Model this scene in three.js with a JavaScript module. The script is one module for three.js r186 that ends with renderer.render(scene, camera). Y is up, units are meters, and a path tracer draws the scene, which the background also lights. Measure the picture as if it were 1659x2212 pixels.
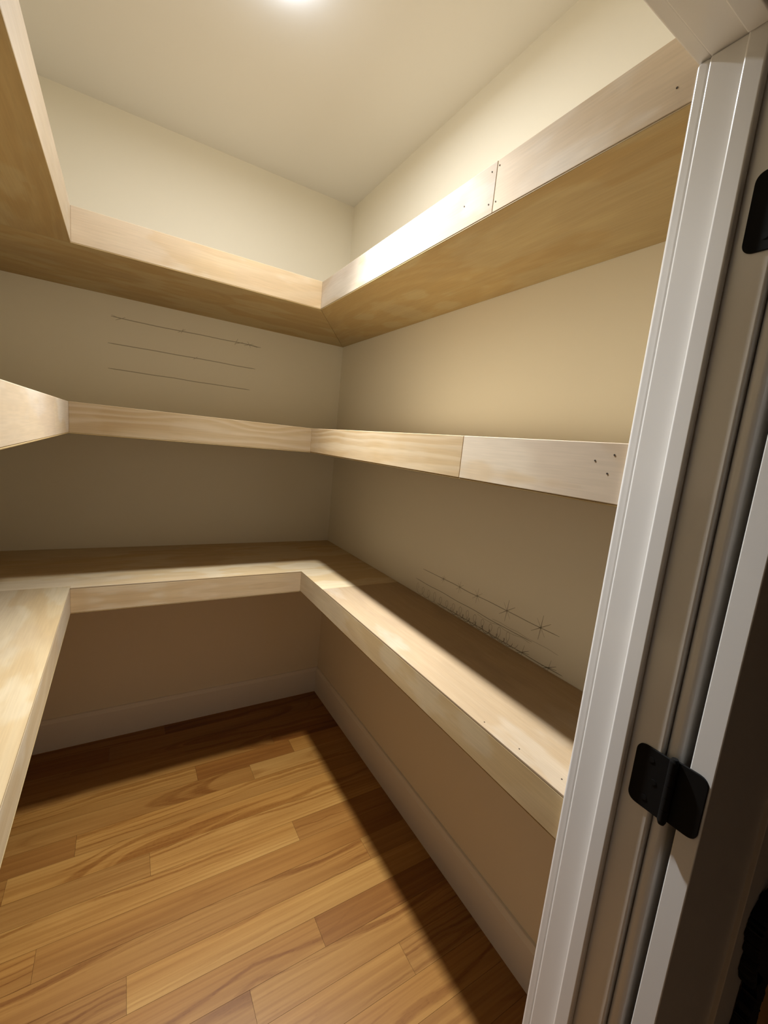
import * as THREE from 'three';
import { RoundedBoxGeometry } from 'three/addons/geometries/RoundedBoxGeometry.js';
import { mergeGeometries } from 'three/addons/utils/BufferGeometryUtils.js';
import { RectAreaLightUniformsLib } from 'three/addons/lights/RectAreaLightUniformsLib.js';

// ---------- camera, light, exposure ----------
const scene = new THREE.Scene();
scene.background = new THREE.Color(0x000000);
const S = 1.1;   // scene units below are multiplied by S into metres
const W = 1659, H = 2212, F = 924.82;
const camera = new THREE.PerspectiveCamera(2 * Math.atan(H / 2 / F) * 180 / Math.PI, W / H, 0.02, 30);
camera.position.set(-0.9125, 1.3638, 2.0051).multiplyScalar(S);
camera.rotation.set(-0.154, -0.5541, 0.0989, 'YXZ');
scene.add(camera);
const renderer = new THREE.WebGLRenderer({ antialias: true });
renderer.toneMapping = THREE.LinearToneMapping;
renderer.toneMappingExposure = 1.24;
renderer.shadowMap.enabled = true;
RectAreaLightUniformsLib.init();
// recessed-style LED downlight: a wide soft share from its face and a reflector beam tilted a little towards the door
const LAMP = { x: -0.6, z: 0.83, size: 0.08, intensity: 305, beam: 17, beamAngle: 42, aim: [-0.55, 1.6], color: [1, 1.03, 1.05] };
const lampLight = new THREE.RectAreaLight(new THREE.Color().setRGB(...LAMP.color), LAMP.intensity, LAMP.size * S, LAMP.size * S);
lampLight.position.set(LAMP.x, 2.398, LAMP.z).multiplyScalar(S);
lampLight.lookAt(LAMP.x * S, 0, LAMP.z * S);
scene.add(lampLight);
const beam = new THREE.SpotLight(new THREE.Color().setRGB(...LAMP.color), LAMP.beam, 0, LAMP.beamAngle * Math.PI / 180, 1, 2);
beam.position.set(LAMP.x, 2.396, LAMP.z).multiplyScalar(S);
beam.target.position.set(LAMP.aim[0] * S, 0, LAMP.aim[1] * S);
beam.castShadow = true; beam.shadow.radius = 2.3;
scene.add(beam, beam.target);

// ---------- dimensions (metres) ----------
const CEIL = 2.44, LEFT = -1.36, FRONT = 1.6843, HALL = 1.7865;

// ---------- noise ----------
function hash(x, y, s) {
  let h = Math.imul(x | 0, 374761393) ^ Math.imul(y | 0, 668265263) ^ Math.imul(s | 0, 974634777);
  h = Math.imul(h ^ (h >>> 13), 1274126177); h ^= h >>> 16;
  return (h >>> 0) / 4294967296;
}
function vnoise(x, y, s) {
  const xi = Math.floor(x), yi = Math.floor(y), fx = x - xi, fy = y - yi;
  const u = fx * fx * (3 - 2 * fx), v = fy * fy * (3 - 2 * fy);
  const a = hash(xi, yi, s), b = hash(xi + 1, yi, s), c = hash(xi, yi + 1, s), d = hash(xi + 1, yi + 1, s);
  return a + (b - a) * u + (c - a) * v + (a - b - c + d) * u * v;
}
const fbm = (x, y, s, o = 3) => { let r = 0, a = 0.5, t = 0; for (let i = 0; i < o; i++) { r += a * vnoise(x, y, s + i * 17); t += a; a *= 0.5; x *= 2.03; y *= 2.03; } return r / t; };
function rng(seed) { let s = seed >>> 0; return () => { s = (Math.imul(s, 1664525) + 1013904223) >>> 0; return s / 4294967296; }; }
const mix = (a, b, t) => a + (b - a) * t;
const clamp = (x) => Math.max(0, Math.min(1, x));
const smooth = (a, b, x) => { const t = clamp((x - a) / (b - a)); return t * t * (3 - 2 * t); };

function makeTexture(w, h, pixel, srgb = true) {
  const data = new Uint8Array(w * h * 4);
  for (let y = 0; y < h; y++) for (let x = 0; x < w; x++) {
    const c = pixel(x / w, y / h), i = (y * w + x) * 4;
    data[i] = clamp(c[0]) * 255; data[i + 1] = clamp(c[1]) * 255; data[i + 2] = clamp(c[2]) * 255; data[i + 3] = 255;
  }
  const t = new THREE.DataTexture(data, w, h);
  t.magFilter = THREE.LinearFilter; t.minFilter = THREE.LinearMipmapLinearFilter; t.generateMipmaps = true;
  t.wrapS = t.wrapT = THREE.MirroredRepeatWrapping;
  if (srgb) t.colorSpace = THREE.SRGBColorSpace;
  t.needsUpdate = true;
  return t;
}
const mix3 = (a, b, t) => [mix(a[0], b[0], t), mix(a[1], b[1], t), mix(a[2], b[2], t)];

// oak strip: u runs along the plank (1.25 m), v across (83 mm); growth rings of uneven width cut by the face
function oakTexture(seed, cathedral) {
  const r = rng(seed * 7919 + 11); for (let i = 0; i < 5; i++) r();
  const v0 = mix(-0.02, 0.10, r()), h0 = mix(0.0, 0.02, r()), a = mix(0.03, 0.09, r()) * (r() < 0.5 ? -1 : 1) * (cathedral ? 1 : 0.3), off = cathedral ? 0 : mix(0.1, 0.22, r());
  const sp = mix(0.006, 0.011, r());
  return makeTexture(1400, 96, (x, y) => {
    const u = x * 1.25, v = y * 0.083;
    const wob = (fbm(u * 4.5, v * 9, seed, 3) - 0.5) * 0.022 + (fbm(u * 26, v * 55, seed + 5, 2) - 0.5) * 0.005;
    const dv = v - v0 + wob, hh = h0 + off + a * (u - 0.6) + (fbm(u * 2.5, 0.5, seed + 9, 2) - 0.5) * 0.03;
    const q = Math.sqrt(dv * dv + hh * hh) / sp;
    const rings = fbm(q * 1.7, u * 1.1, seed + 3, 3);                  // uneven ring bands
    const ring = smooth(0.5, 0.72, rings) * smooth(0.25, 0.6, vnoise(u * 3.1, q * 0.35, seed + 13));
    const streak = fbm(u * 2.4, v * 170, seed + 31, 3) - 0.5;          // long soft streaks
    const pore = smooth(0.66, 0.92, vnoise(u * 90, v * 1300, seed + 21)) * (0.2 + 0.8 * ring);
    const blotch = fbm(u * 2.6, v * 14, seed + 41, 3) - 0.5;
    const hue = vnoise(u * 1.7, v * 8, seed + 51) - 0.5;
    const t = clamp(0.3 + 0.36 * ring + 0.2 * pore + 0.42 * streak + 0.42 * blotch);
    const c = mix3([0.86, 0.68, 0.41], [0.55, 0.345, 0.13], t);
    return [c[0], c[1] * (1 + 0.05 * hue), c[2] * (1 + 0.16 * hue)];
  });
}
// rotary-cut softwood ply face: broad wavy bands of a stretched field
function plyTexture(seed, figure, warm, blot, dense = 9) {
  return makeTexture(1024, 512, (x, y) => {
    const u = x * 1.6, v = y * 0.5;
    const f0 = fbm(u * 1.3, v * 6.5, seed, 3) * 2.6 + v * dense + (fbm(u * 5, v * 14, seed + 8, 2) - 0.5) * 0.45;
    const q = f0 * 2.6, f = q - Math.floor(q);
    const band = smooth(0.1, 0.55, f) * (1 - smooth(0.82, 1, f)) * (0.25 + 0.75 * fbm(u * 2, v * 5, seed + 60, 2));
    const fine = vnoise(u * 26, v * 520, seed + 3) - 0.5;
    const bl = smooth(0.46, 0.6, fbm(u * 5.5, v * 13, seed + 90, 4)), gr = smooth(0.5, 0.66, fbm(u * 4, v * 10, seed + 190, 3));
    const bl2 = fbm(u * 14, v * 30, seed + 95, 3) - 0.5;
    const tone = fbm(u * 1.4, v * 3, seed + 77, 2);
    let c = mix3([0.91, 0.835, 0.72], [0.90, 0.80, 0.64], warm);
    c = mix3(c, [0.79, 0.645, 0.44], figure * band);
    c = mix3(c, [0.945, 0.90, 0.83], blot * bl);
    c = mix3(c, [0.84, 0.755, 0.66], 0.5 * blot * gr);
    const k = 1 + 0.045 * fine + 0.05 * bl2 * blot + 0.09 * (tone - 0.5);
    return [c[0] * k, c[1] * k, c[2] * k * (1 - 0.03 * tone)];
  });
}

// ---------- materials ----------
const M = {
  wall: new THREE.MeshStandardMaterial({ color: new THREE.Color().setRGB(0.86, 0.805, 0.67), roughness: 0.75 }),
  ceiling: new THREE.MeshStandardMaterial({ color: new THREE.Color().setRGB(0.78, 0.765, 0.73), roughness: 0.85 }),
  white: new THREE.MeshPhysicalMaterial({ color: new THREE.Color().setRGB(0.80, 0.785, 0.76), roughness: 0.3, clearcoat: 0.6, clearcoatRoughness: 0.12 }),
  base: new THREE.MeshStandardMaterial({ color: new THREE.Color().setRGB(0.86, 0.83, 0.77), roughness: 0.45 }),
  door: new THREE.MeshPhysicalMaterial({ color: new THREE.Color().setRGB(0.76, 0.74, 0.71), roughness: 0.35 }),
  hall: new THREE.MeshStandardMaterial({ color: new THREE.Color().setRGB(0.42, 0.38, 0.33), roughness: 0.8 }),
  black: new THREE.MeshPhysicalMaterial({ color: new THREE.Color().setRGB(0.005, 0.0045, 0.004), roughness: 0.75, specularIntensity: 0.35 }),
  cloth: new THREE.MeshStandardMaterial({ color: new THREE.Color().setRGB(0.012, 0.011, 0.012), roughness: 0.95 }),
  hole: new THREE.MeshStandardMaterial({ color: new THREE.Color().setRGB(0.05, 0.035, 0.022), roughness: 0.9 }),
  pencilBack: new THREE.MeshStandardMaterial({ color: new THREE.Color().setRGB(0.44, 0.385, 0.29), roughness: 0.8 }),
  pencil: new THREE.MeshStandardMaterial({ color: new THREE.Color().setRGB(0.30, 0.255, 0.185), roughness: 0.8 }),
  pencilFaint: new THREE.MeshStandardMaterial({ color: new THREE.Color().setRGB(0.54, 0.48, 0.37), roughness: 0.8 }),
  trimRing: new THREE.MeshStandardMaterial({ color: 0xf4f2ee, roughness: 0.4 }),
};
const ply = {
  figured: new THREE.MeshStandardMaterial({ map: plyTexture(3, 0.8, 0.75, 0.15, 15), roughness: 0.72, color: new THREE.Color().setRGB(0.74, 0.72, 0.70) }),
  mild: new THREE.MeshStandardMaterial({ map: plyTexture(14, 0.34, 0.5, 0.55), roughness: 0.72, color: new THREE.Color().setRGB(0.82, 0.79, 0.74) }),
  pale: new THREE.MeshStandardMaterial({ map: plyTexture(27, 0.07, 0.15, 0.8), roughness: 0.72, color: new THREE.Color().setRGB(0.80, 0.765, 0.74) }),
};
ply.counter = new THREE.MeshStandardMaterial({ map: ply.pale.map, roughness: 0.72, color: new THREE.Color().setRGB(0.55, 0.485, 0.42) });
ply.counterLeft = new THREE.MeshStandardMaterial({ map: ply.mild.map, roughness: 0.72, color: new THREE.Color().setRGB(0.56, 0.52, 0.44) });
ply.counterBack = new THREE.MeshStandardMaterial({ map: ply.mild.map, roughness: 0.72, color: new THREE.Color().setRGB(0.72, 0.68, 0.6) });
ply.upper = new THREE.MeshStandardMaterial({ map: ply.pale.map, roughness: 0.72, color: new THREE.Color().setRGB(0.63, 0.61, 0.605) });  // pale ply with its colour darkened to hold down the lamp hotspot
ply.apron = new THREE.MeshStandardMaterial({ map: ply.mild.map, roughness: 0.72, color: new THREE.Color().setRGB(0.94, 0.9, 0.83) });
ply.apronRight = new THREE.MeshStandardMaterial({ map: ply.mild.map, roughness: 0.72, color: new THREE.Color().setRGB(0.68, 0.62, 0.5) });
ply.upperFar = new THREE.MeshStandardMaterial({ map: ply.pale.map, roughness: 0.72, color: new THREE.Color().setRGB(0.76, 0.73, 0.72) });  // same ply tinted lighter, for the run where less lamp light falls
ply.top = new THREE.MeshStandardMaterial({ map: ply.pale.map, roughness: 0.72 });
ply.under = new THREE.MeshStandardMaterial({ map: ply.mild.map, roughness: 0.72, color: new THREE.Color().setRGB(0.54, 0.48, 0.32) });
ply.peach = new THREE.MeshStandardMaterial({ map: ply.mild.map, roughness: 0.72, color: new THREE.Color().setRGB(0.80, 0.76, 0.72) });

// ---------- helpers ----------
const used = {};
function numbered(name) { used[name] = (used[name] ?? -1) + 1; return used[name] ? `${name}_${String(used[name]).padStart(3, '0')}` : name; }
function mesh(name, geo, mat, parent) {
  const m = new THREE.Mesh(geo, mat);
  m.name = parent ? name : numbered(name); m.castShadow = m.receiveShadow = true;
  if (parent) { const n = parent.children.filter((c) => c.name === name || c.name.startsWith(name + '_0') || c.name.startsWith(name + '_1')).length; if (n) m.name = `${name}_${String(n).padStart(3, '0')}`; }
  (parent || scene).add(m); return m;
}
function thing(name, label, category, pos = [0, 0, 0]) {
  const g = new THREE.Group(); g.name = numbered(name); g.position.set(...pos); g.userData = { label, category }; scene.add(g); return g;
}
function structGroup(name, label) { const g = new THREE.Group(); g.name = name; g.userData = { kind: 'structure', label }; scene.add(g); return g; }
function struct(name, geo, mat, label) { const m = mesh(name, geo, mat); m.userData = { kind: 'structure', label }; return m; }
// box between two corners, edges eased by r
function box(a, b, r = 0) {
  const s = [0, 1, 2].map((i) => Math.abs(b[i] - a[i])), c = [0, 1, 2].map((i) => (a[i] + b[i]) / 2);
  const g = r > 0 ? new RoundedBoxGeometry(s[0], s[1], s[2], 2, r) : new THREE.BoxGeometry(...s);
  g.translate(...c); return g;
}
// texture coordinates in metres: u along the grain, v across; (du, dv) picks the piece of veneer
function grain(g, along, du = 0, dv = 0, su = 1 / 1.6, sv = 1 / 0.5) {
  const p = g.attributes.position, n = g.attributes.normal, uv = new Float32Array(p.count * 2);
  for (let i = 0; i < p.count; i++) {
    const P = [p.getX(i), p.getY(i), p.getZ(i)], N = [n.getX(i), n.getY(i), n.getZ(i)].map(Math.abs);
    const ai = 'xyz'.indexOf(along), rest = [0, 1, 2].filter((k) => k !== ai);
    const k = N[rest[0]] > N[rest[1]] ? rest[1] : rest[0];
    uv[2 * i] = (P[ai] + du) * su; uv[2 * i + 1] = (P[k] + dv) * sv;
  }
  g.setAttribute('uv', new THREE.BufferAttribute(uv, 2)); return g;
}
// plan polygon [[x, z] ...] extruded from y0 up to y1, edges eased
function slab(pts, y0, y1, r = 0.0008) {
  const s = new THREE.Shape(pts.map(([x, z]) => new THREE.Vector2(x, -z)));
  const g = new THREE.ExtrudeGeometry(s, { depth: y1 - y0 - 2 * r, bevelEnabled: true, bevelThickness: r, bevelSize: r, bevelOffset: -r, bevelSegments: 1 });
  g.translate(0, 0, y0 + r); g.rotateX(-Math.PI / 2); g.computeVertexNormals(); return g;
}

// ---------- the room shell ----------
const T = 0.1;
const back = structGroup('wall_back', 'cream painted back wall of the pantry');
mesh('wall_surface', box([LEFT - T, 0, -T], [T, CEIL, 0]), M.wall, back);
const right = structGroup('wall_right', 'cream painted right wall of the pantry');
mesh('wall_surface', box([0, 0, 0], [T, CEIL, FRONT]), M.wall, right);
struct('wall_left', box([LEFT - T, 0, 0], [LEFT, CEIL, FRONT]), M.wall, 'cream painted left wall of the pantry');
const JR = -0.332, JL = -1.025, HEAD = 1.8456, JT = 0.019;
{
  const s = new THREE.Shape();
  s.moveTo(-2.6, 0); s.lineTo(JL - JT, 0); s.lineTo(JL - JT, HEAD + JT); s.lineTo(JR + JT, HEAD + JT); s.lineTo(JR + JT, 0); s.lineTo(2.4, 0); s.lineTo(2.4, CEIL); s.lineTo(-2.6, CEIL); s.closePath();
  const g = new THREE.ExtrudeGeometry(s, { depth: HALL - FRONT, bevelEnabled: false }); g.translate(0, 0, FRONT);
  struct('wall_front', g, M.wall, 'wall between the pantry and the dark hall, pierced by the doorway');
}
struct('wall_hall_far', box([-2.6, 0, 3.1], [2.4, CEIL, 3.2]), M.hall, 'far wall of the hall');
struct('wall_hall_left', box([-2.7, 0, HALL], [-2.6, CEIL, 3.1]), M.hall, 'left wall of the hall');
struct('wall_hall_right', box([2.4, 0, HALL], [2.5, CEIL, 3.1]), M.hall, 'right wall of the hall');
struct('ceiling', box([-2.7, CEIL, -T], [2.5, CEIL + T, 3.2]), M.ceiling, 'white painted ceiling');

// baseboards: flat board with a small eased and stepped top
function baseProfile(len) {
  const s = new THREE.Shape();
  s.moveTo(0, 0); s.lineTo(0.0145, 0); s.lineTo(0.0145, 0.121); s.lineTo(0.0115, 0.126); s.lineTo(0.0085, 0.1345); s.lineTo(0.007, 0.136); s.lineTo(0, 0.136); s.closePath();
  return new THREE.ExtrudeGeometry(s, { depth: len, bevelEnabled: false });   // x = out of the wall, y up, z along
}
{
  const g1 = baseProfile(-LEFT); g1.rotateY(-Math.PI / 2); g1.translate(0, 0, 0);   // along -x, out of the wall towards +z
  struct('baseboard_back', g1, M.base, 'white baseboard along the foot of the back wall');
  const g2 = baseProfile(FRONT - 0.0145); g2.rotateY(Math.PI); g2.translate(0, 0, FRONT);
  struct('baseboard_right', g2, M.base, 'white baseboard along the foot of the right wall');
  const g3 = baseProfile(FRONT - 0.0145); g3.translate(LEFT, 0, 0.0145);
  struct('baseboard_left', g3, M.base, 'white baseboard along the foot of the left wall');
}

// ---------- oak strip floor: every plank its own mesh ----------
const floor = structGroup('floor', 'oak strip floor with planks running parallel to the back wall');
mesh('subfloor', box([-2.7, -0.12, -T], [2.5, -0.0195, 3.2]), M.hole, floor);
{
  const PW = 0.0826, oakMaps = [];
  for (let i = 0; i < 12; i++) oakMaps.push(oakTexture(i + 1, i % 3 !== 2));
  // joints seen in the photograph, by row, and the tone of each piece from left to right (0 pale straw ... 1 deep brown)
  const rows = {
    0: [[-0.75], [0.55, 0.8]], 1: [[-0.959], [0.95, 0.6]], 2: [[-0.45], [0.55, 0.6]], 3: [[-0.33], [0.45, 0.9]], 4: [[-0.659, -0.266], [0.25, 0.95, 0.3]],
    5: [[-0.46], [0.5, 0.3]], 6: [[-1.04], [0.85, 0.25]], 7: [[-1.2], [0.5, 0.18]], 8: [[-0.837], [0.45, 0.15]], 9: [[-0.39], [0.2, 0.7]],
    10: [[-1.1], [0.4, 0.58]], 11: [[-0.2], [0.55, 0.5]], 12: [[-0.902], [0.65, 0.15]], 13: [[-0.436], [0.42, 0.85]], 14: [[-0.64], [0.6, 0.45]],
    15: [[-0.25], [0.4, 0.6]], 16: [[-0.9], [0.5, 0.35]], 17: [[-0.3], [0.45, 0.5]],
  };
  const r = rng(4242);
  for (let k = 0; k * PW < 3.09; k++) {
    const z0 = k * PW, z1 = Math.min(z0 + PW, 3.1);
    const x0 = z1 <= HALL - 0.06 ? LEFT : -2.6, x1 = z1 <= HALL - 0.06 ? 0 : 2.4;
    let [joints, tones] = rows[k] || [[], []];
    if (!rows[k]) { let x = x0 + 0.3 + 0.6 * r(); while (x < x1 - 0.2) { joints.push(x); x += 0.55 + 0.75 * r(); } }
    const xs = [x0, ...joints.filter((x) => x > x0 && x < x1), x1];
    for (let i = 0; i + 1 < xs.length; i++) {
      const tone = tones[i] ?? 0.25 + 0.5 * r();
      const g = box([xs[i] + 0.0003, -0.019, z0 + 0.0003], [xs[i + 1] - 0.0003, 0, z1 - 0.0003]);
      const du = 5 * r() - xs[i];
      grain(g, 'x', du, -z0, 1 / 1.25, 1 / PW);
      const c = mix3([0.72, 0.68, 0.55], [0.38, 0.255, 0.135], tone);
      const m = new THREE.MeshPhysicalMaterial({ map: oakMaps[Math.floor(r() * oakMaps.length)], roughness: 0.38, color: new THREE.Color().setRGB(...c) });
      mesh('plank', g, m, floor);
    }
  }
}

// ---------- door frame ----------
const STOP = -0.343, STOPL = -1.014, SZ0 = 1.7258, SZ1 = 1.7486, HD = 1.8346;
const frame = structGroup('trim_1', 'white painted door frame of jamb, stop and casing round the pantry doorway');
const jambR = box([JR, 0, FRONT], [JR + JT, HEAD, HALL], 0.003);
mesh('jamb', jambR, M.white, frame);
mesh('jamb', box([JL - JT, 0, FRONT], [JL, HEAD, HALL], 0.002), M.white, frame);
mesh('head_jamb', box([JL - JT, HEAD, FRONT], [JR + JT, HEAD + JT, HALL], 0.002), M.white, frame);
mesh('door_stop', box([STOP, 0, SZ0], [JR, HEAD, SZ1], 0.0032), M.white, frame);
mesh('door_stop', box([JL, 0, SZ0], [STOPL, HEAD, SZ1], 0.0022), M.white, frame);
mesh('head_stop', box([STOPL, HD, SZ0], [STOP, HEAD, SZ1], 0.0022), M.white, frame);
const CR = JR + 0.005, CW = 0.058, CT = 0.0169;
mesh('casing', box([CR, 0, FRONT - CT], [CR + CW, HEAD + 0.004, FRONT], 0.005), M.white, frame);
mesh('casing', box([JL - 0.004 - CW, 0, FRONT - CT], [JL - 0.004, HEAD + 0.004, FRONT], 0.003), M.white, frame);
mesh('head_casing', box([JL - 0.004 - CW, HEAD + 0.004, FRONT - CT], [CR + CW, HEAD + 0.004 + CW, FRONT], 0.003), M.white, frame);
mesh('hall_casing', box([JR + 0.006, 0, HALL], [JR + 0.006 + 0.06, HEAD + 0.006, HALL + 0.019], 0.008), M.white, frame);
mesh('hall_casing', box([JL - 0.006 - 0.06, 0, HALL], [JL - 0.006, HEAD + 0.006, HALL + 0.019], 0.008), M.white, frame);
mesh('hall_head_casing', box([JL - 0.066, HEAD + 0.006, HALL], [JR + 0.066, HEAD + 0.066, HALL + 0.019], 0.008), M.white, frame);

// ---------- the open door leaf, folded back against the hall wall ----------
const DX0 = -0.327, DX1 = 0.034, DZ0 = 1.8155, DZ1 = 1.8405, DY0 = 0.012, DY1 = 1.836;
const door = structGroup('door_1', 'narrow door leaf with a white painted edge swung fully open into the dark hall on black hinges');
const ST = 0.1;
mesh('stile', box([DX0, DY0, DZ0], [DX0 + ST, DY1, DZ1], 0.0015), M.door, door);
mesh('stile', box([DX1 - ST, DY0, DZ0], [DX1, DY1, DZ1], 0.0015), M.door, door);
mesh('rail', box([DX0 + ST, DY0, DZ0], [DX1 - ST, DY0 + 0.2, DZ1], 0.001), M.door, door);
mesh('rail', box([DX0 + ST, DY1 - 0.11, DZ0], [DX1 - ST, DY1, DZ1], 0.001), M.door, door);
mesh('panel', box([DX0 + ST, DY0 + 0.2, DZ0 + 0.007], [DX1 - ST, DY1 - 0.11, DZ1 - 0.007]), M.door, door);
// hinge: two leaves with rounded outer corners, five-knuckle barrel, pin caps
function leafGeo(w, h, r, side) {   // in (z, y); outer edge at -w (side -1) or +w (side 1)
  const s = new THREE.Shape(), x = side * w, k = side * r;
  s.moveTo(0, -h / 2); s.lineTo(x - k, -h / 2); s.quadraticCurveTo(x, -h / 2, x, -h / 2 + r); s.lineTo(x, h / 2 - r); s.quadraticCurveTo(x, h / 2, x - k, h / 2); s.lineTo(0, h / 2); s.closePath();
  const g = new THREE.ExtrudeGeometry(s, { depth: 0.0022, bevelEnabled: true, bevelThickness: 0.0003, bevelSize: 0.0003, bevelOffset: -0.0003, bevelSegments: 1, curveSegments: 10 });
  g.rotateY(-Math.PI / 2); return g;   // shape x -> z, thickness towards -x
}
for (const y of [1.648, 0.975]) {
  const h = new THREE.Group(); h.name = door.children.some((c) => c.name === 'hinge') ? 'hinge_001' : 'hinge';
  h.userData = { label: 'matte black butt hinge with rounded leaves' }; door.add(h);
  const kz = 1.8015, kx = -0.3335, hh = 0.083;
  const a = leafGeo(kz - 1.758, hh, 0.0125, -1); a.translate(JR, y, kz); mesh('leaf', a, M.black, h);
  const b = leafGeo(DZ1 - 0.003 - kz, hh, 0.0125, 1); b.translate(DX0, y, kz); mesh('leaf', b, M.black, h);
  for (let i = 0; i < 5; i++) { const c = new THREE.CylinderGeometry(0.005, 0.005, hh / 5 - 0.0006, 20); c.translate(kx, y - hh / 2 + hh / 5 * (i + 0.5), kz); mesh('knuckle', c, M.black, h); }
  for (const s of [-1, 1]) { const c = new THREE.CylinderGeometry(0.0036, 0.0048, 0.0035, 16); if (s < 0) c.rotateX(Math.PI); c.translate(kx, y + s * (hh / 2 + 0.002), kz); mesh('pin_cap', c, M.black, h); }
  const scr = [];
  for (const [dz, dy] of [[-0.024, 0.027], [-0.017, 0], [-0.024, -0.027]]) { const c = new THREE.CylinderGeometry(0.0034, 0.0034, 0.001, 16); c.rotateZ(Math.PI / 2); c.translate(JR - 0.0026, y + dy, kz + dz); mesh('screw', c, M.black, h); }
}

// ---------- U-shaped plywood shelves ----------
const FT = 0.018, BT = 0.018, SKIN = 0.003, CL = 0.0006;   // fascia and board thickness, clearance to the walls
function nail(parent, p, axis, r = 0.0013) {
  const c = new THREE.CylinderGeometry(r, r, 0.0012, 10);
  if (axis === 'x') c.rotateZ(Math.PI / 2); if (axis === 'z') c.rotateX(Math.PI / 2);
  c.translate(...p); return mesh('nail_hole', c, M.hole, parent);
}
function shelf(o) {
  const { yt, yb, db, dr, xl } = o, tt = o.skin || BT, zE = FRONT - 0.001, xr = -CL, x0 = LEFT + CL;
  const g = thing('wall_shelf', o.label, 'shelf');
  // top boards, set back behind the fascia
  for (const t of o.tops) mesh('top_board', grain(slab(t.pts, yt - tt, yt), t.along, t.du, t.dv), t.mat, g);
  // bottom boards with mitred joint at the right corner and a butt joint at the left
  const ib = db, ir = -dr, il = xl, y0 = yb, y1 = yb + SKIN;
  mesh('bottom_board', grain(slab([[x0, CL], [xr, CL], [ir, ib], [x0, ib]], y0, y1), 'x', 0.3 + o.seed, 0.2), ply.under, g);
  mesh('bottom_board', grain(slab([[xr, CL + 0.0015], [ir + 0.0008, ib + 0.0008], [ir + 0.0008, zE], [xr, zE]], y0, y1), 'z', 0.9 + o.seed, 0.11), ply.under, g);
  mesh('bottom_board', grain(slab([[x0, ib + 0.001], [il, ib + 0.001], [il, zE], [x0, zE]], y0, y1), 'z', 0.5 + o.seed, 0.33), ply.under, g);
  // fascia boards
  for (const f of o.fascias) {
    const m = mesh('fascia', grain(box(f.a, f.b, 0.0012), f.along, f.du, f.dv), f.mat, g);
    for (const [p, ax] of f.nails || []) nail(m, p, ax);
  }
  return g;
}
const tops = (yt, db, dr, xl, split) => {
  const zE = FRONT - 0.001, xr = -CL, x0 = LEFT + CL, k = split ? 0 : FT + 0.0004, b = db - k, r = -dr + k, l = xl - k;
  return split
    ? [ // L-shaped back piece, right run, left run
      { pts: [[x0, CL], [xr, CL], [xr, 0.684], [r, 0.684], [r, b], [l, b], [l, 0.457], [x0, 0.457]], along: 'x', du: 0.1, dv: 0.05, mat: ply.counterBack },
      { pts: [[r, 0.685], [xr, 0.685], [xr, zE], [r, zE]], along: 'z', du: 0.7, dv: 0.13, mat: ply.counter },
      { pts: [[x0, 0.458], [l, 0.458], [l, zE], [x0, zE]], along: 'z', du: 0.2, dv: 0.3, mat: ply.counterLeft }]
    : [
      { pts: [[x0, CL], [xr, CL], [xr, b], [x0, b]], along: 'x', du: 0.1, dv: 0.05, mat: ply.mild },
      { pts: [[r, b + 0.0008], [xr, b + 0.0008], [xr, zE], [r, zE]], along: 'z', du: 0.7, dv: 0.13, mat: ply.mild },
      { pts: [[x0, b + 0.0008], [l, b + 0.0008], [l, zE], [x0, zE]], along: 'z', du: 0.2, dv: 0.3, mat: ply.mild }];
};
function fascias(yt, yb, db, dr, xl, seam, mats, nails = {}, drop = 0) {
  const zE = FRONT - 0.001, R = -dr, out = [], hi = yt - drop;
  out.push({ a: [xl - 0.0, yb + SKIN, db - FT], b: [R, hi, db], along: 'x', du: mats.bu ?? 0, dv: mats.bv ?? 0, mat: mats.back });
  if (seam) {
    out.push({ a: [R, yb + SKIN, db - FT], b: [R + FT, hi, seam - 0.0004], along: 'z', du: mats.ru ?? 0.2, dv: mats.rv ?? 0, mat: mats.right, nails: nails.right });
    out.push({ a: [R, yb + SKIN, seam + 0.0004], b: [R + FT, hi, zE], along: 'z', du: 0.8, dv: 0.17, mat: mats.right2, nails: nails.right2 });
  } else out.push({ a: [R, yb + SKIN, db - FT], b: [R + FT, hi, zE], along: 'z', du: mats.ru ?? 0.2, dv: mats.rv ?? 0, mat: mats.right, nails: nails.right });
  out.push({ a: [xl - FT, yb + SKIN, db - FT], b: [xl, hi, zE], along: 'z', du: 0.4, dv: mats.lv ?? 0.08, mat: mats.left });
  return out;
}
{
  const yt = 1.9072, yb = 1.8136, db = 0.4862, dr = 0.318, xl = -1.0356, R = -dr;
  shelf({ yt, yb, db, dr, xl, seed: 0, label: 'topmost U-shaped plywood shelf, its plain brown underside showing below the pale fascia',
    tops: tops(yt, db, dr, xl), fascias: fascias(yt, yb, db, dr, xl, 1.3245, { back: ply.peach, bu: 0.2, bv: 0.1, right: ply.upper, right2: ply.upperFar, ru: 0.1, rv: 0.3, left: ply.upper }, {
      right: [[[R, 1.893, 1.311], 'x'], [[R, 1.836, 1.312], 'x'], [[R, 1.861, 1.238], 'x']],
      right2: [[[R, 1.896, 1.33], 'x'], [[R, 1.834, 1.331], 'x'], [[R, 1.843, 1.643], 'x']] }) });
}
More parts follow.
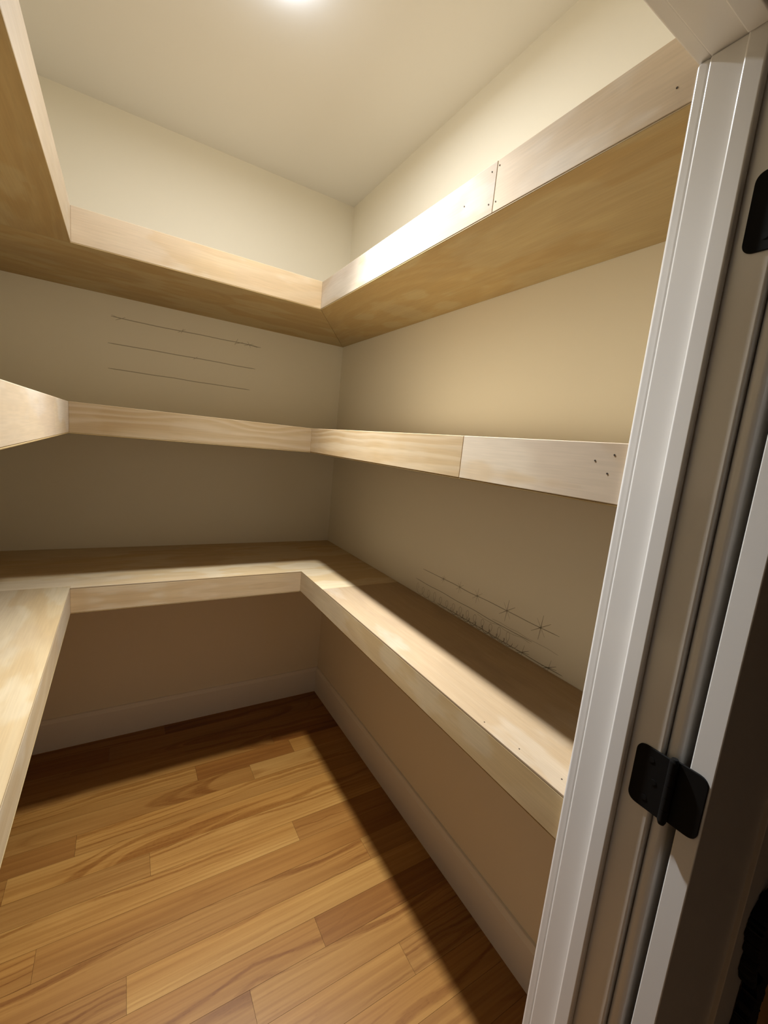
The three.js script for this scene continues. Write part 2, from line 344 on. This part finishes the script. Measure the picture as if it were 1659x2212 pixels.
{
  const yt = 1.3989, yb = 1.3099, db = 0.4855, dr = 0.319, xl = -1.0459, R = -dr;
  shelf({ yt, yb, db, dr, xl, seed: 0.6, label: 'middle U-shaped plywood shelf at eye level, only its figured fascia showing',
    tops: tops(yt, db, dr, xl).map((t) => ({ ...t, mat: ply.top })), fascias: fascias(yt, yb, db, dr, xl, 1.3255, { back: ply.figured, bu: 0.5, bv: 0.1, right: ply.figured, ru: 0.05, rv: 0.26, right2: ply.pale, left: ply.pale }, {
      right2: [[[R, 1.372, 1.62], 'x'], [[R, 1.382, 1.648], 'x'], [[R, 1.355, 1.642], 'x']] }) });
}
{
  const yt = 0.847, yb = 0.7631, db = 0.4727, dr = 0.316, xl = -1.0498;
  const s = shelf({ yt, yb, db, dr, xl, seed: 1.1, skin: 0.005, label: 'lowest U-shaped plywood shelf, its top lit in a bright strip along the front edge',
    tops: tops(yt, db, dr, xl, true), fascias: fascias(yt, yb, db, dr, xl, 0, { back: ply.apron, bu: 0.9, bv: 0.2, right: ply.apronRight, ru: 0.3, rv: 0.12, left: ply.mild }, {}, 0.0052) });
  const topR = s.children.filter((c) => c.name.startsWith('top_board'))[1];
  for (const [x, z] of [[-0.304, 1.473], [-0.299, 1.557], [-0.289, 1.639]]) nail(topR, [x, yt, z], 'y');
}

// ---------- pencil marks on the walls: flat strokes of graphite ----------
// a stroke through points [a, y] on a wall; wall 'back' (a = x) or 'right' (a = z)
function stroke(pts, wall, w, parent, mat, name = 'pencil_line') {
  const n = pts.length, pos = [], idx = [], e = 0.0003;
  const P = (a, y) => (wall === 'back' ? [a, y, e] : [-e, y, a]);
  for (let i = 0; i < n; i++) {
    const p = pts[Math.max(0, i - 1)], q = pts[Math.min(n - 1, i + 1)];
    const dx = q[0] - p[0], dy = q[1] - p[1], l = Math.hypot(dx, dy) || 1, k = w / 2 * (i === 0 || i === n - 1 ? 0.5 : 1);
    pos.push(...P(pts[i][0] - dy / l * k, pts[i][1] + dx / l * k), ...P(pts[i][0] + dy / l * k, pts[i][1] - dx / l * k));
    if (i) { const b = 2 * i; idx.push(b - 2, b - 1, b, b - 1, b + 1, b); }
  }
  const g = new THREE.BufferGeometry(); g.setAttribute('position', new THREE.Float32BufferAttribute(pos, 3)); g.setIndex(idx); g.computeVertexNormals();
  return mesh(name, g, mat, parent);
}
function line(a, b, wall, w, parent, mat, wob, seed, name) {
  const pts = []; for (let i = 0; i <= 30; i++) { const t = i / 30; pts.push([mix(a[0], b[0], t), mix(a[1], b[1], t) + (vnoise(t * 7, 1, seed) - 0.5) * wob]); }
  return stroke(pts, wall, w, parent, mat, name);
}
{
  const D = M.pencil, L = M.pencilFaint;
  line([-0.955, 1.7385], [-0.395, 1.7365], 'back', 0.003, back, M.pencilBack, 0.003, 1);
  line([-0.965, 1.643], [-0.415, 1.6405], 'back', 0.003, back, M.pencilBack, 0.002, 2);
  line([-0.965, 1.55], [-0.435, 1.5475], 'back', 0.003, back, M.pencilBack, 0.002, 3);
  const tick = (x, y, dx, dy) => stroke([[x - dx, y - dy], [x, y], [x + dx, y + dy]], 'back', 0.0026, back, L, 'pencil_tick');
  tick(-0.925, 1.737, 0.016, 0.008); tick(-0.94, 1.741, 0.014, -0.004); tick(-0.714, 1.738, 0.014, 0.008); tick(-0.712, 1.738, 0.004, 0.009); tick(-0.5, 1.739, 0.006, 0.014); tick(-0.49, 1.736, 0.018, 0.006);
  tick(-0.448, 1.737, 0.02, 0.007); tick(-0.446, 1.738, 0.007, -0.012); tick(-0.43, 1.736, 0.02, -0.003); tick(-0.66, 1.642, 0.008, 0.006);

  line([0.832, 0.9445], [1.4, 0.944], 'right', 0.0017, right, D, 0.003, 4);
  line([0.798, 0.8985], [1.325, 0.8945], 'right', 0.0017, right, D, 0.003, 5);
  line([1.18, 0.902], [1.405, 0.8985], 'right', 0.0012, right, L, 0.004, 6);
  line([0.93, 0.8535], [1.425, 0.8535], 'right', 0.0019, right, D, 0.003, 7);
  const tr = (z, y, dz, dy, m = L) => stroke([[z - dz, y - dy], [z, y], [z + dz, y + dy]], 'right', 0.0017, right, m, 'pencil_tick');
  for (const [z, s] of [[0.948, 0.5], [1.03, 0.75], [1.11, 0.9], [1.229, 1.2], [1.344, 1.25]]) { tr(z, 0.9445, 0.022 * s, 0.016 * s, s > 1 ? D : L); tr(z, 0.9445, 0.003, 0.027 * s, s > 1 ? D : L); tr(z, 0.9445, 0.012 * s, -0.016 * s); }
  for (const z of [1.3, 1.385]) { tr(z, 0.856, 0.02, 0.012, D); tr(z, 0.857, 0.004, 0.02); tr(z, 0.855, 0.022, 0.004, D); }
  // looping scribble over the lowest line
  const pts = [];
  for (let i = 0; i <= 420; i++) {
    const t = i / 420, a = t * 2 * Math.PI * 14, z = mix(0.805, 1.27, t), amp = 0.014 + 0.011 * vnoise(t * 9, 2, 8), c = 0.867 + 0.006 * (vnoise(t * 6, 3, 9) - 0.5);
    pts.push([z + 0.013 * Math.cos(a), Math.max(0.8485, c + amp * Math.sin(a))]);
  }
  stroke(pts, 'right', 0.0015, right, L, 'pencil_scribble');
  const pts2 = [];
  for (let i = 0; i <= 160; i++) { const t = i / 160, a = t * 2 * Math.PI * 9 + 1; pts2.push([mix(1.0, 1.26, t) + 0.007 * Math.cos(a), Math.max(0.8485, 0.857 + 0.0085 * Math.sin(a))]); }
  stroke(pts2, 'right', 0.0015, right, D, 'pencil_scribble');
  line([1.12, 0.889], [1.32, 0.8925], 'right', 0.0012, right, L, 0.008, 12);
}

// ---------- ceiling lamp ----------
{
  const g = thing('ceiling_light', 'round white disc lamp glowing on the pantry ceiling at the top edge of the picture', 'light', [LAMP.x, CEIL, LAMP.z]);
  const ring = new THREE.LatheGeometry([[0.054, -0.0005], [0.054, -0.005], [0.056, -0.006], [0.06, -0.005], [0.062, -0.0005]].map(([x, y]) => new THREE.Vector2(x, y)), 64);
  mesh('trim_ring', ring, M.trimRing, g);
  const prof = []; for (let i = 0; i <= 16; i++) { const a = i / 16 * Math.PI / 2; prof.push(new THREE.Vector2(0.0535 * Math.sin(a), -0.006 - 0.034 * Math.cos(a))); }
  prof.push(new THREE.Vector2(0.0535, -0.001));
  const dm = new THREE.MeshStandardMaterial({ color: 0xffffff, roughness: 0.5, emissive: new THREE.Color().setRGB(0.74, 0.85, 1.0), emissiveIntensity: 26 });
  mesh('diffuser', new THREE.LatheGeometry(prof, 64), dm, g);
}

// ---------- clutter in the dark hall beyond the door leaf ----------
{
  const g = thing('ragged_cloth', 'ragged black cloth bunched against the free edge of the open door', 'cloth', [0.034, 0, 1.8405]);
  const out = [], L = [[-0.02, 0.0], [0.0, 0.2], [-0.012, 0.35], [-0.005, 0.4], [0.012, 0.47], [0.01, 0.505], [-0.03, 0.515], [-0.05, 0.545], [-0.04, 0.575], [-0.058, 0.6], [-0.07, 0.635], [-0.06, 0.665], [-0.03, 0.685], [0.0, 0.68], [0.02, 0.695], [0.062, 0.7], [0.062, 0.35], [0.05, 0.2], [0.045, 0.0]];
  const rr = rng(99);
  for (let i = 0; i < L.length; i++) {
    const p = L[i], q = L[(i + 1) % L.length], n = Math.max(2, Math.ceil(Math.hypot(q[0] - p[0], q[1] - p[1]) / 0.006));
    for (let k = 0; k < n; k++) out.push([mix(p[0], q[0], k / n) + (rr() - 0.5) * 0.011, Math.max(0, mix(p[1], q[1], k / n) + (rr() - 0.5) * 0.011)]);
  }
  const sh = new THREE.Shape(out.map(([x, y]) => new THREE.Vector2(x, y)));
  const geo = new THREE.ExtrudeGeometry(sh, { depth: 0.012, bevelEnabled: true, bevelThickness: 0.005, bevelSize: 0.003, bevelOffset: -0.003, bevelSegments: 2 });
  geo.translate(0, 0, 0.0055);
  mesh('cloth_fold', geo, M.cloth, g);
  const w = thing('wooden_board', 'tan wooden board standing upright in the dark hall right of the black cloth', 'board', [0.245, 0, 1.85]);
  mesh('board_face', grain(box([-0.135, 0, -0.01], [0.125, 0.455, 0.01], 0.002), 'y', 0.2, 0.1), new THREE.MeshStandardMaterial({ map: ply.mild.map, color: new THREE.Color().setRGB(0.95, 0.68, 0.36), roughness: 0.6 }), w);
}
for (const o of scene.children) if (o.isGroup || o.isMesh) { o.position.multiplyScalar(S); o.scale.setScalar(S); }
renderer.render(scene, camera);
